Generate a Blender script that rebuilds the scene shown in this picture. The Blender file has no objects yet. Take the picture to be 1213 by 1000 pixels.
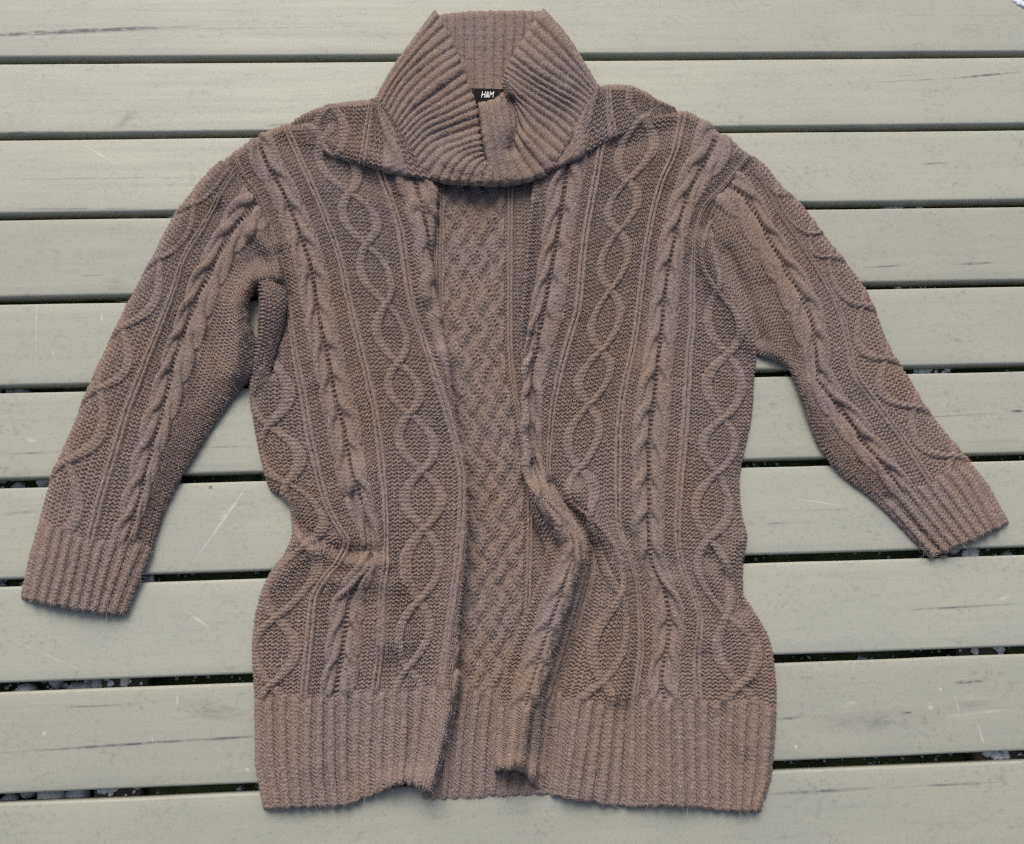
import bpy, math
import numpy as np
from mathutils import Matrix, Vector

# ------------------------------------------------------------------ camera
F_PX, W_PX, H_PX = 1000.0, 1213.0, 1000.0
TILT, ROLL, YAW = map(math.radians, (14.15004736, 1.38073951, 2.45237326))
CAM_H, DECK_Y0, PITCH = 0.82507598, 0.63404359, 0.095
cx_, sx_ = math.cos(TILT), math.sin(TILT)
cz_, sz_ = math.cos(ROLL), math.sin(ROLL)
cy_, sy_ = math.cos(YAW), math.sin(YAW)
RX = np.array([[1, 0, 0], [0, cx_, sx_], [0, -sx_, cx_]])
RY = np.array([[cy_, 0, sy_], [0, 1, 0], [-sy_, 0, cy_]])
RZ = np.array([[cz_, -sz_, 0], [sz_, cz_, 0], [0, 0, 1]])
MW = RZ @ RY @ RX                                   # world -> camera

S = bpy.context.scene
COL = S.collection
cam = bpy.data.cameras.new('camera')
cam.sensor_width = 36.0
cam.lens = F_PX / W_PX * 36.0
cam.clip_start, cam.clip_end = 0.02, 60.0
cam_o = bpy.data.objects.new('camera', cam)
R3 = Matrix([list(r) for r in MW.T])
cam_o.matrix_world = Matrix.Translation((0, 0, CAM_H)) @ R3.to_4x4()
COL.objects.link(cam_o)
S.camera = cam_o

# ------------------------------------------------------------------ light: overcast day
SUN_EL, SUN_AZ = math.radians(50), math.radians(-11)   # azimuth from +Y (top of picture) towards +X
world = bpy.data.worlds.new('World')
S.world = world
world.use_nodes = True
nt = world.node_tree
sky = nt.nodes.new('ShaderNodeTexSky')
sky.sky_type = 'NISHITA'
sky.sun_disc = False
sky.sun_elevation = SUN_EL
sky.sun_rotation = SUN_AZ
sky.air_density, sky.dust_density, sky.ozone_density = 1.0, 6.0, 0.5
nt.links.new(sky.outputs[0], nt.nodes['Background'].inputs[0])
nt.nodes['Background'].inputs[1].default_value = 0.102
sun = bpy.data.lights.new('sun', 'SUN')
sun.energy = 1.35
sun.angle = math.radians(28)
sun.color = (1.0, 0.96, 0.92)
sun_o = bpy.data.objects.new('sun', sun)
d = Vector((math.sin(SUN_AZ) * math.cos(SUN_EL), math.cos(SUN_AZ) * math.cos(SUN_EL), math.sin(SUN_EL)))
sun_o.rotation_euler = d.to_track_quat('Z', 'Y').to_euler()
sun_o.location = (-0.5, 0.8, 1.6)
COL.objects.link(sun_o)
S.view_settings.view_transform = 'Standard'
S.view_settings.look = 'None'
S.view_settings.exposure = 0.34
S.cycles.use_denoising = False
S.cycles.sampling_pattern = 'BLUE_NOISE'
S.cycles.filter_width = 1.3
S.view_settings.gamma = 1.0

# ------------------------------------------------------------------ helpers
PXM = 0.00083                                        # metres per photo pixel on the deck (about)
rng = np.random.default_rng(7)


def unproj(x, y, z):
    """photo pixel + height above the deck (m) -> world points"""
    x, y, z = np.broadcast_arrays(np.asarray(x, float), np.asarray(y, float), np.asarray(z, float))
    d = np.stack([(x - W_PX / 2) / F_PX, -(y - H_PX / 2) / F_PX, -np.ones_like(x)], -1) @ MW
    t = (z - CAM_H) / d[..., 2]
    p = d * t[..., None]
    p[..., 2] += CAM_H
    return p


def pchip(xk, yk, x):
    """monotone cubic interpolation; xk (K,), yk (K,...), x (N,) -> (N,...)"""
    xk = np.asarray(xk, float); yk = np.asarray(yk, float)
    sh = (-1,) + (1,) * (yk.ndim - 1)
    h = np.diff(xk).reshape(sh)
    dl = np.diff(yk, axis=0) / h
    m = np.zeros_like(yk)
    if len(xk) > 2:
        a, b = dl[:-1], dl[1:]
        w1 = 2 * h[1:] + h[:-1]; w2 = h[1:] + 2 * h[:-1]
        with np.errstate(divide='ignore', invalid='ignore'):
            hm = (w1 + w2) / (w1 / a + w2 / b)
        m[1:-1] = np.where(a * b > 0, np.nan_to_num(hm), 0)
        m[0], m[-1] = dl[0], dl[-1]
    else:
        m[:] = dl[0]
    i = np.clip(np.searchsorted(xk, x, side='right') - 1, 0, len(xk) - 2)
    hh = np.diff(xk)[i].reshape(sh)
    t = ((x - xk[i]) / np.diff(xk)[i]).reshape(sh)
    return ((2 * t**3 - 3 * t**2 + 1) * yk[i] + (t**3 - 2 * t**2 + t) * hh * m[i]
            + (-2 * t**3 + 3 * t**2) * yk[i + 1] + (t**3 - t**2) * hh * m[i + 1])


NTAB = rng.random((256, 256))


def noise2(x, y, seed=0):
    """smooth value noise in -1..1"""
    x = np.asarray(x) + seed * 17.31; y = np.asarray(y) + seed * 5.77
    xi = np.floor(x).astype(int); yi = np.floor(y).astype(int)
    fx = x - xi; fy = y - yi
    fx = fx * fx * (3 - 2 * fx); fy = fy * fy * (3 - 2 * fy)
    g = lambda a, b: NTAB[a % 256, b % 256]
    return 2 * ((g(xi, yi) * (1 - fx) + g(xi + 1, yi) * fx) * (1 - fy)
                + (g(xi, yi + 1) * (1 - fx) + g(xi + 1, yi + 1) * fx) * fy) - 1


def sstep(a, b, x):
    t = np.clip((x - a) / (b - a), 0, 1)
    return t * t * (3 - 2 * t)


def dist_poly(x, y, pts):
    best = np.full(x.shape, 1e9)
    for (ax, ay), (bx, by) in zip(pts[:-1], pts[1:]):
        vx, vy = bx - ax, by - ay
        L = vx * vx + vy * vy + 1e-9
        t = np.clip(((x - ax) * vx + (y - ay) * vy) / L, 0, 1)
        best = np.minimum(best, np.hypot(x - ax - t * vx, y - ay - t * vy))
    return best


def mesh_from(name, V, Fq, mat, parent=None, attr=None, smooth=True):
    me = bpy.data.meshes.new(name)
    V = np.ascontiguousarray(V, np.float32); Fq = np.ascontiguousarray(Fq, np.int32)
    k = Fq.shape[1]
    me.vertices.add(len(V)); me.vertices.foreach_set('co', V.ravel())
    me.loops.add(Fq.size); me.loops.foreach_set('vertex_index', Fq.ravel())
    me.polygons.add(len(Fq)); me.polygons.foreach_set('loop_start', np.arange(0, Fq.size, k, dtype=np.int32))
    me.update(calc_edges=True)
    if smooth:
        me.polygons.foreach_set('use_smooth', np.ones(len(Fq), bool))
    if attr is not None:
        a = me.attributes.new('stitch', 'FLOAT_VECTOR', 'POINT')
        a.data.foreach_set('vector', np.ascontiguousarray(attr, np.float32).ravel())
    me.materials.append(mat)
    o = bpy.data.objects.new(name, me)
    COL.objects.link(o)
    if parent is not None:
        o.parent = parent
    return o


def empty(name, loc):
    o = bpy.data.objects.new(name, None)
    o.location = loc
    o.empty_display_size = 0.05
    COL.objects.link(o)
    return o


# ------------------------------------------------------------------ materials
def new_mat(name):
    m = bpy.data.materials.new(name)
    m.use_nodes = True
    nt = m.node_tree
    return m, nt, nt.nodes['Principled BSDF']


def N(nt, typ, **kw):
    n = nt.nodes.new(typ)
    for k, v in kw.items():
        setattr(n, k, v)
    return n


def mixcol(nt, fac, a, b, blend='MIX'):
    n = N(nt, 'ShaderNodeMix', data_type='RGBA', blend_type=blend)
    for sock, v in ((n.inputs[0], fac), (n.inputs[6], a), (n.inputs[7], b)):
        if hasattr(v, 'is_linked'):
            nt.links.new(v, sock)
        elif isinstance(v, (tuple, list)):
            sock.default_value = (*v, 1)
        else:
            sock.default_value = v
    return n.outputs[2]


def math_(nt, op, a, b=None, clamp=False):
    n = N(nt, 'ShaderNodeMath', operation=op, use_clamp=clamp)
    for sock, v in zip(n.inputs, (a, b)):
        if v is None:
            continue
        if hasattr(v, 'is_linked'):
            nt.links.new(v, sock)
        else:
            sock.default_value = v
    return n.outputs[0]


def N_rgb(nt, val):
    c = N(nt, 'ShaderNodeCombineColor')
    for k in range(3):
        nt.links.new(val, c.inputs[k])
    return c.outputs[0]


def noise_tex(nt, vec, scale, detail=4, rough=0.55, stretch=None, dist=0.0):
    if stretch is not None:
        mp = N(nt, 'ShaderNodeMapping')
        mp.inputs['Scale'].default_value = stretch
        nt.links.new(vec, mp.inputs[0]); vec = mp.outputs[0]
    n = N(nt, 'ShaderNodeTexNoise')
    n.inputs['Scale'].default_value = scale
    n.inputs['Detail'].default_value = detail
    n.inputs['Roughness'].default_value = rough
    n.inputs['Distortion'].default_value = dist
    nt.links.new(vec, n.inputs['Vector'])
    return n.outputs[0]


def ramp(nt, fac, stops):
    r = N(nt, 'ShaderNodeValToRGB')
    e = r.color_ramp.elements
    while len(e) < len(stops):
        e.new(0.5)
    for k, (p, c) in enumerate(stops):
        e[k].position = p
        e[k].color = (*c, 1) if isinstance(c, tuple) else (c, c, c, 1)
    nt.links.new(fac, r.inputs[0])
    return r.outputs[0]


def wool_material(name, dark, light, brown, fleck):
    m, nt, bs = new_mat(name)
    geo = N(nt, 'ShaderNodeNewGeometry')
    P = geo.outputs['Position']
    fine = noise_tex(nt, P, 900, 3, 0.7)
    mid = noise_tex(nt, P, 170, 4, 0.65)
    big = noise_tex(nt, P, 11, 3, 0.55)
    base = mixcol(nt, ramp(nt, fine, [(0.32, 0.0), (0.68, 1.0)]), dark, light)
    base = mixcol(nt, ramp(nt, big, [(0.40, 0.0), (0.62, 1.0)]), base, mixcol(nt, 0.6, base, brown))
    base = mixcol(nt, ramp(nt, mid, [(0.35, 0.0), (0.75, 0.55)]), base, mixcol(nt, 0.5, base, light))
    fl = noise_tex(nt, P, 620, 2, 0.6, stretch=(1, 1.6, 1))
    base = mixcol(nt, ramp(nt, fl, [(0.63, 0.0), (0.72, 0.9)]), base, fleck)
    nt.links.new(base, bs.inputs['Base Color'])
    bs.inputs['Roughness'].default_value = 0.95
    bs.inputs['Specular IOR Level'].default_value = 0.08
    bs.inputs['Sheen Weight'].default_value = 0.18
    bs.inputs['Sheen Roughness'].default_value = 0.6
    bs.inputs['Sheen Tint'].default_value = (0.8, 0.68, 0.62, 1)
    bmp = N(nt, 'ShaderNodeBump')
    bmp.inputs['Strength'].default_value = 0.55
    bmp.inputs['Distance'].default_value = 0.0007
    nt.links.new(math_(nt, 'ADD', noise_tex(nt, P, 1500, 2, 0.6), fine), bmp.inputs['Height'])
    nt.links.new(bmp.outputs[0], bs.inputs['Normal'])
    return m


M_WOOL = wool_material('heather_wool', (0.064, 0.048, 0.044), (0.322, 0.259, 0.242), (0.21, 0.146, 0.098), (0.62, 0.55, 0.51))
M_FUZZ, nt_, b_ = new_mat('wool_fibre')
b_.inputs['Base Color'].default_value = (0.40, 0.32, 0.29, 1)
b_.inputs['Roughness'].default_value = 0.9

# ------------------------------------------------------------------ knit patterns (heights in photo pixels, about 0.83 mm)
TAU = 2 * math.pi


def knit_v(u, v, amp=1.0):
    a = np.abs(u - np.floor(u) - 0.5)
    leg = np.sqrt(np.clip(np.sin(TAU * np.clip(a, 0, .5)), 0, 1))
    return amp * (leg * (0.50 + 0.50 * np.cos(TAU * (v + 1.15 * a))))


def purl(u, v):
    u = u / 1.28
    w = v + 0.23 * np.cos(TAU * u)
    b = 0.5 + 0.5 * np.cos(TAU * w)
    return 5.4 * b ** 0.6 * (0.66 + 0.34 * np.cos(2 * TAU * u + 1.0)) - 3.1


def rope(x, ph, v, sgn):
    """two strands twisting; x in -1..1"""
    out = np.full(x.shape, -9.0)
    for k in (0, 1):
        sn = np.sin(ph + k * math.pi)
        c = sgn * 0.50 * np.tanh(1.6 * sn) / 0.92
        dd = np.cos(ph + k * math.pi)
        q = (x - c) / 0.56
        r = np.sqrt(np.clip(1 - q * q, 0, 1))
        h = 4.3 * r ** .75 + 2.7 * dd * r + knit_v((x - c) * 1.9 + .5, v + 0.6 * q, 1.4) * (r > 0.2) - 1.0
        out = np.maximum(out, np.where(np.abs(q) < 1, h, -9))
    return out


def cords(x, A, ph, v, wd=1.28):
    out = np.full(x.shape, -9.0)
    for k in (0, 1):
        s = 1 - 2 * k
        sn = np.sin(ph)
        c = s * A * np.sign(sn) * np.abs(sn) ** 0.85
        dd = s * np.cos(ph)
        q = (x - c) / wd
        r = np.sqrt(np.clip(1 - q * q, 0, 1))
        h = 2.7 * r ** .65 + 1.4 * dd * r * (1 - np.abs(sn)) + knit_v((x - c) * .8, v, 2.1) * (r > .2) - 1.1
        out = np.maximum(out, np.where(np.abs(q) < 1, h, -9))
    return out


def honey(x, y):
    a = x + y; b = x - y
    ia = np.round(a); ib = np.round(b)
    fa = a - ia; fb = b - ib
    par = np.where((ia + ib) % 2 == 0, 1.0, -1.0)
    w = 0.43
    ha = np.sqrt(np.clip(1 - (fa / w) ** 2, 0, 1)) * (4.0 + 1.9 * par * np.cos(math.pi * fb))
    hb = np.sqrt(np.clip(1 - (fb / w) ** 2, 0, 1)) * (4.0 - 1.9 * par * np.cos(math.pi * fa))
    ha = ha + knit_v(fa * 2.2, b * 5, 1.7); hb = hb + knit_v(fb * 2.2, a * 5, 1.7)
    return np.maximum(ha, hb) * 1.6 - 6.6


def ribbing(u, v, per=3.6, amp=3.0):
    x = (u / per - np.floor(u / per)) * per               # stitches within one rib
    q = (x - per * .32) / (per * .27)
    r = np.sqrt(np.clip(1 - q * q, 0, 1))
    ridge = amp * r ** .7 + knit_v((x - per * .32) * .85, v, 1.2) - .5
    slant = 2.8 * (0.5 + 0.5 * np.cos(TAU * (v * 1.0 + (x - per * .8) * 0.8))) ** .7 - 2.5
    return np.where(np.abs(q) < 0.98, ridge, slant)


ZID = {'ground': 0, 'twisted_cable': 1, 'diamond_cable': 2, 'rib_stripe': 3, 'rib': 4}


def pattern(u, v, zones, hem_v=None, hem_per=3.6, uh=None):
    """u stitches, v rows -> height, zone index (per zone entry, 0 = ground)"""
    uj = u + 0.10 * noise2(u * .35, v * .3, 1) ; vj = v + 0.25 * noise2(u * .22, v * .22, 2) + 0.16 * noise2(u * .7, v * .5, 12)
    H = purl(uj, vj)
    zid = np.zeros(u.shape, np.int16)
    for k, z in enumerate(zones, 1):
        t = z['t']
        x = uj - z['u']
        if t == 'holes':
            xx = x + 0.12 * noise2(x * 0, v * .4, 5)
            q = np.abs(xx) / 0.8
            hh = -5.4 + 5.0 * (0.5 + 0.5 * np.cos(TAU * vj / 1.16 + 1.2 * noise2(x * 0, v * .15, 6)))
            H = np.where(q < 1, hh * (1 - q ** 4) + H * q ** 4, H)
        elif t == 'rope':
            ph = TAU * (vj / z['per'] + z.get('ph', 0)) / 1.0 * 0.5 + 0.35 * noise2(v * .06, u * 0 + z['u'], 3)
            h = rope(x / z['w'], ph, vj, z['s'])
            H = np.where(np.abs(x) < z['w'] * 1.05, np.maximum(h, np.minimum(H, -1.2)), H)
            zid[np.abs(x) < z['w'] * 1.05] = k if z.get('own', True) else 0
        elif t == 'cords':
            ph = math.pi * np.interp(v, z['cv'], z['cp']) if 'cv' in z else math.pi * (v / z['per'] + z.get('ph', 0))
            h = cords(x, z['A'], ph, vj)
            m = h > -5
            near = np.minimum(np.abs(x - z['A'] * np.sin(ph)), np.abs(x + z['A'] * np.sin(ph)))
            H = np.where(m, np.maximum(h, H), H - 0.9 * np.exp(-((near - 1.5) / .5) ** 2))
            zid[np.abs(x) < z['A'] + 1.4] = k
        elif t == 'stripe':
            a = np.abs(x)
            q = (a - 0.62) / 0.55
            r = np.sqrt(np.clip(1 - q * q, 0, 1))
            h = 2.9 * r + 0.8 * (0.5 + 0.5 * np.cos(TAU * (vj + .5 * x))) * r
            gr = -3.0 + 1.8 * np.cos(TAU * vj / 1.2)
            h = np.where(a < 0.16, gr, h)
            H = np.where((a < 1.15), np.maximum(h, np.where(a < .2, -9, H - .8)), H)
            zid[a < 1.3] = k
        elif t == 'honey':
            m = (np.abs(x) < z['w'])
            xw = x + 0.6 * noise2(u * .16, v * .16, 21); yw = vj + 0.9 * noise2(u * .16, v * .16, 22)
            H = np.where(m, honey(xw / z['cw'], yw / z['ch']) + .4 * H, H)
            zid[m] = k
    if hem_v is not None:
        R = ribbing((u if uh is None else uh) + .1 * noise2(u * .3, v * .12, 1), vj, hem_per, 3.2)
        t = sstep(-1.2, 1.2, v - hem_v - 0.8 * noise2(u * .2, u * 0, 4))
        H = R * (1 - t) + H * t
        zid[v < hem_v] = len(zones) + 1
    return H, zid


# ------------------------------------------------------------------ cloth panels
TOTAL = [0]
FUZZ_SRC = []


def guide_rows(g, vj, nv_s):
    pts = np.array(g['p'], float)
    j = g.get('j')
    seg = np.hypot(*np.diff(pts, axis=0).T)
    cum = np.concatenate([[0], np.cumsum(seg)])
    if j:
        vp = np.where(cum <= cum[j], cum / cum[j] * vj, vj + (cum - cum[j]) / (cum[-1] - cum[j]) * (1 - vj))
    else:
        vp = cum / cum[-1]
    u = np.array(g['u'], float)
    if u.ndim == 0:
        u = np.full(len(pts), float(u))
    # u given as (y, u) pairs
    if u.ndim == 2:
        o = np.argsort(u[:, 0]); u = np.interp(pts[:, 1], u[o, 0], u[o, 1])
    tab = np.column_stack([pts, u])
    return pchip(vp, tab, nv_s), cum[-1], (cum[j] if j else 0)


def prof(d, r):
    t = 1 - np.clip(d / r, 0, 1)
    return np.sqrt(np.clip(1 - t * t, 0, 1))


def panel(name, guides, zones, zbase, parent, folds=(), edges=None, hem=False, hem_per=3.6, rib_px=14.4, row=4.7, vj=0.16,
          ds=0.98, dv=0.84, patfun=None, names=None, jag=0.9, amp=1.0, mat=None, split=True, fuzz=1.0, relief=None):
    """guides: polylines in photo pixels from the hem (v=0) to the top (v=1), left to right.
    edges: dict side -> (radius px, low height mm)"""
    mat = mat or M_WOOL
    L = [guide_rows(g, vj, np.array([0., 1.]))[1:] for g in guides]
    Lm = np.mean([l for l, _ in L]); Hm = np.mean([h for _, h in L])
    if hem:
        vj = Hm / Lm
    nv = int(max(l for l, _ in L) / dv) + 1
    vs = np.linspace(0, 1, nv)
    G = np.stack([guide_rows(g, vj, vs)[0] for g in guides])           # K, nv, 3
    dk = np.hypot(*(np.diff(G[:, :, :2], axis=0).transpose(2, 0, 1)))   # K-1, nv
    sk = np.concatenate([[0], np.cumsum(np.maximum(dk.mean(1) * .5 + dk.max(1) * .5, 1.0))])
    ns = int(sk[-1] / ds) + 1
    ss = np.linspace(0, sk[-1], ns)
    X = pchip(sk, G, ss)                                              # ns, nv, 3
    px, py, U = X[..., 0].copy(), X[..., 1].copy(), X[..., 2]
    rows = vs * Lm / row
    Vr = np.broadcast_to(rows, U.shape)
    if hem and jag:
        # uneven knitted edge: pull the end loops in and out along the ribs
        gx = px[:, 0] - px[:, 6]; gy = py[:, 0] - py[:, 6]
        nn = np.hypot(gx, gy) + 1e-6
        jg = jag * (noise2(U[:, 0] * .9, U[:, 0] * 0, 8) + .3 * np.cos(TAU * U[:, 0] / hem_per) + 1.5 * noise2(U[:, 0] * .17, U[:, 0] * 0, 9))
        f = np.exp(-np.arange(nv) * dv / 4.0)
        px += (gx / nn * jg)[:, None] * f; py += (gy / nn * jg)[:, None] * f
    # macro height (mm)
    dS = np.hypot(np.diff(px, axis=0), np.diff(py, axis=0))
    DL = np.vstack([np.zeros((1, nv)), np.cumsum(dS, 0)]); DR = DL[-1:] - DL
    dV = np.hypot(np.diff(px, axis=1), np.diff(py, axis=1))
    DB = np.hstack([np.zeros((ns, 1)), np.cumsum(dV, 1)]); DT = DB[:, -1:] - DB
    z = zbase(px, py, DL, DR, DB, DT) if callable(zbase) else np.full(px.shape, float(zbase))
    for f in folds:
        pl, w, h = f[:3]
        z = z + 1.5 * h * np.exp(-(dist_poly(px, py, pl) / w) ** 2)
    z = z + 0.55 * noise2(px / 23., py / 23., 3) + 0.8 * noise2(px / 60., py / 60., 4)
    fade = np.ones_like(z)
    for side, (r, zl) in (edges or {}).items():
        D = {'L': DL, 'R': DR, 'B': DB, 'T': DT}[side]
        if callable(zl):
            zl = zl(px, py)
        z = zl + (z - zl) * prof(D + 0.15, r)
        fade = fade * (0.3 + .7 * np.clip(D / (7.0 if side == 'B' and hem else 3.0), 0, 1))
    if patfun is not None:
        H, zid = patfun(U, Vr, px, py)
    else:
        uh = None
        if hem:
            jm = int(nv * vj * .5)
            uh = np.broadcast_to((DL[:, jm] / rib_px * hem_per)[:, None], U.shape)
        H, zid = pattern(U, Vr, zones, vj * Lm / row if hem else None, hem_per, uh)
    H = H * amp * fade
    if relief is not None:
        H = H * relief(px, py)
    P = unproj(px, py, z * 0.001)
    gu = np.gradient(P, axis=0); gv = np.gradient(P, axis=1)
    nrm = np.cross(gu, gv)
    nrm /= np.linalg.norm(nrm, axis=-1, keepdims=True) + 1e-12
    nrm *= np.sign(nrm[..., 2:3].mean())
    # irregular yarn
    H = H + 0.55 * noise2(U * 1.1, Vr * 1.1, 11) + 0.35 * noise2(U * 2.3, Vr * 2.6, 13)
    P = P + nrm * (H * PXM * 0.92)[..., None]
    P[..., 2] = np.maximum(P[..., 2], 0.0006)
    idx = np.arange(ns * nv).reshape(ns, nv)
    Fq = np.stack([idx[:-1, :-1], idx[1:, :-1], idx[1:, 1:], idx[:-1, 1:]], -1).reshape(-1, 4)
    c = np.cross(gu, gv)[..., 2].mean()
    if c < 0:
        Fq = Fq[:, ::-1]
    Pf = P.reshape(-1, 3)
    at = np.stack([U, Vr, np.zeros_like(U)], -1).reshape(-1, 3)
    if fuzz:
        FUZZ_SRC.append((Pf, nrm.reshape(-1, 3), fuzz * px.size))
    TOTAL[0] += len(Fq) * 2
    fz = zid[:-1, :-1].reshape(-1)
    root = None
    sub_names = ['ground'] + [{'rope': 'twisted_cable', 'cords': 'diamond_cable', 'stripe': 'rib_stripe',
                               'holes': None, 'honey': 'honeycomb_cable'}[zz['t']] for zz in zones] + [(names or {}).get('rib', 'hem_rib')]
    if not split:
        fz = np.zeros_like(fz)
    def sub(mask, nm, par):
        f = Fq[mask]
        if len(f) == 0:
            return None
        used, inv = np.unique(f, return_inverse=True)
        return mesh_from(nm, Pf[used], inv.reshape(-1, 4), mat, par, at[used])
    root = sub(fz == 0, name, parent)
    for k in np.unique(fz):
        if k:
            sub(fz == k, sub_names[k], root)
    return root


def crossings(guide, pts, Lrow, vj_rows=None):
    return None


cardigan = empty('cardigan', tuple(unproj(606, 560, 0.0)))
cardigan['label'] = 'brown-mauve cable-knit cardigan laid open on the grey slatted deck'
cardigan['category'] = 'cardigan'
cardigan.location = (0, 0, 0)


def g(u, p, j=2):
    return dict(u=u, p=p, j=j)


def cord_phase(gd, pts, row, guides):
    """row positions of the crossings listed in photo pixels along a guide"""
    return pts


def zones_front(uA, uH, uB, uD, uC, uE, side_A, D_phase, E_phase, extra=()):
    z = []
    for h in ([uH] if np.isscalar(uH) else uH):
        own = h != E6u + 8.6                       # the rope that runs under the rolled edge stays with its panel
        z += [dict(t='rope', u=h - 3.05, w=2.35, per=9.0, s=1, ph=0.1, own=own), dict(t='rope', u=h + 3.05, w=2.35, per=9.0, s=-1, ph=0.1, own=own),
              dict(t='holes', u=h)]
    for a in (uA, uB, uC):
        z.append(dict(t='stripe', u=a))
    z.append(dict(t='cords', u=uD, A=4.3, **D_phase))
    if uE is not None:
        z.append(dict(t='cords', u=uE, A=side_A, **E_phase))
    return z


def phase_at(gd, crosses, guides, hem, row):
    """match diamond crossings to photo positions: returns cv (rows), cp (integers)"""
    Ls = [guide_rows(q, .16, np.array([0., 1.]))[1:] for q in guides]
    Lm = np.mean([a for a, _ in Ls]); vj = np.mean([b for _, b in Ls]) / Lm if hem else .16
    vs = np.linspace(0, 1, 1500)
    T, _, _ = guide_rows(gd, vj, vs)
    cv = sorted(vs[np.argmin(np.hypot(T[:, 0] - x, T[:, 1] - y))] * Lm / row for x, y in crosses)
    cp = list(range(len(cv)))
    per = np.mean(np.diff(cv))
    for _ in range(6):
        cv = [cv[0] - per] + cv + [cv[-1] + per]; cp = [cp[0] - 1] + cp + [cp[-1] + 1]
    return dict(cv=np.array(cv), cp=np.array(cp, float))


ROW = 4.7
# ---- back panel seen in the opening
BK = [g(0, [(500, 944), (496, 880), (490, 820), (495, 600), (490, 400), (488, 180)]),
      g(13, [(524, 946), (528, 880), (532, 820), (540, 600), (520, 400), (521, 180)]),
      g(29, [(575, 944), (578, 880), (584, 820), (592, 600), (570, 400), (567, 180)]),
      g(41, [(612, 942), (618, 880), (622, 820), (630, 600), (606, 400), (607, 180)]),
      g(58, [(668, 940), (672, 880), (676, 820), (690, 600), (660, 400), (660, 180)])]
back = panel('back_panel', BK,
             [dict(t='honey', u=26.5, w=11.6, cw=7.3, ch=8.6), dict(t='stripe', u=40.4), dict(t='stripe', u=14.0), dict(t='stripe', u=11.2)],
             2.6, cardigan, hem=True, edges={'B': (4, 0.8)}, row=ROW)

# ---- image-left front panel
E6u = 53.5
LF = [g(0, [(312, 958), (302, 900), (301, 828), (299, 770), (302, 730), (312, 696), (322, 676), (338, 652), (346, 630), (344, 600), (318, 578), (310, 546), (300, 500), (297, 470), (302, 440), (312, 400), (320, 370), (325, 340), (322, 310), (310, 270), (290, 230), (270, 205), (260, 194)]),
      g(5, [(330, 958), (322, 900), (320, 828), (322, 770), (326, 732), (338, 700), (352, 672), (362, 650), (363, 625), (356, 597), (342, 575), (328, 546), (318, 505), (313, 470), (318, 440), (324, 410), (330, 375), (333, 345), (330, 315), (318, 275), (297, 232), (277, 208), (266, 190)]),
      g(13, [(362, 957), (358, 900), (360, 828), (365, 774), (371, 712), (385, 685), (402, 664), (411, 642), (402, 626), (388, 600), (376, 556), (366, 510), (360, 470), (348, 410), (342, 360), (336, 320), (322, 272), (306, 232), (286, 203), (277, 180)]),
      g(23.5, [(402, 956), (398, 900), (398, 824), (402, 794), (408, 754), (413, 715), (425, 690), (440, 668), (442, 648), (438, 626), (428, 592), (416, 556), (408, 512), (396, 466), (388, 422), (378, 376), (368, 316), (348, 258), (334, 226), (318, 198), (304, 163)]),
      g(34, [(440, 944), (440, 900), (444, 822), (450, 774), (453, 704), (457, 666), (457, 640), (456, 600), (452, 550), (447, 504), (432, 434), (418, 376), (404, 312), (388, 264), (368, 216), (354, 186), (337, 148)]),
      g(43.5, [(477, 929), (481, 895), (484, 820), (483, 791), (490, 755), (496, 715), (503, 670), (503, 626), (500, 558), (485, 490), (472, 430), (458, 360), (434, 290), (425, 255), (412, 222), (395, 185), (378, 145)]),
      g(E6u, [(500, 934), (512, 880), (522, 816), (526, 788), (534, 732), (539, 694), (545, 640), (548, 580), (544, 540), (534, 500), (518, 450), (502, 404), (488, 362), (480, 310), (474, 272), (462, 236), (452, 206), (440, 150)]),
      g([(140, 71), (206, 69), (250, 66), (290, 63.2), (330, 61.5), (404, 59.5), (450, 57.6), (500, 56), (545, 55.2), (640, 55.4), (730, 56.2), (800, 58), (830, 58.3), (940, 57.2)],
        [(512, 938), (528, 890), (541, 830), (543, 774), (545, 730), (550, 690), (553, 640), (552, 575), (550, 550), (544, 510), (538, 464), (530, 426), (522, 375), (515, 330), (514, 290), (518, 250), (519, 220), (519, 170)])]
ph = phase_at(LF[5], [(415, 228), (434, 290), (458, 360), (472, 430), (485, 490), (500, 558), (503, 626), (497, 712), (483, 791)], LF, True, ROW)
phe = phase_at(LF[1], [(318, 505), (340, 572), (362, 645), (326, 732), (320, 812)], LF, True, ROW)
lf_folds = [
    ([(352, 640), (385, 655), (425, 668), (455, 668)], 10, 3.6),
    ([(345, 615), (375, 640), (410, 655), (440, 655)], 9, -5.0),
    ([(390, 690), (430, 684), (470, 690)], 14, 4.0),
    ([(430, 560), (450, 620), (460, 680), (462, 760)], 18, 7.0),
    ([(418, 590), (436, 622), (442, 655)], 9, -4.5),
    ([(310, 700), (345, 668), (395, 640)], 9, 2.5),
    ([(520, 420), (545, 520), (550, 620), (540, 740), (528, 840), (505, 935)], 15, 9.5),
    ([(465, 930), (485, 922), (500, 926)], 14, 5.5),
    ([(372, 720), (366, 800), (372, 900)], 18, 2.4),
    ([(430, 720), (424, 800), (420, 920)], 16, -2.2),
    ([(482, 760), (478, 840), (470, 915)], 14, 2.4),
    ([(340, 170), (400, 200), (450, 220)], 14, -2.5),
    ([(470, 235), (480, 300), (492, 360), (512, 430)], 9, -3.0),
    ([(500, 240), (500, 300), (505, 350)], 10, 4.0),
    ([(332, 300), (340, 350), (335, 390), (320, 440)], 6, -4.5),
    ([(345, 290), (362, 380), (372, 450)], 12, 2.0),
    ([(385, 380), (400, 470), (415, 540)], 14, 1.8),
    ([(300, 210), (345, 290), (372, 360)], 10, -1.5),
]
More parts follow.
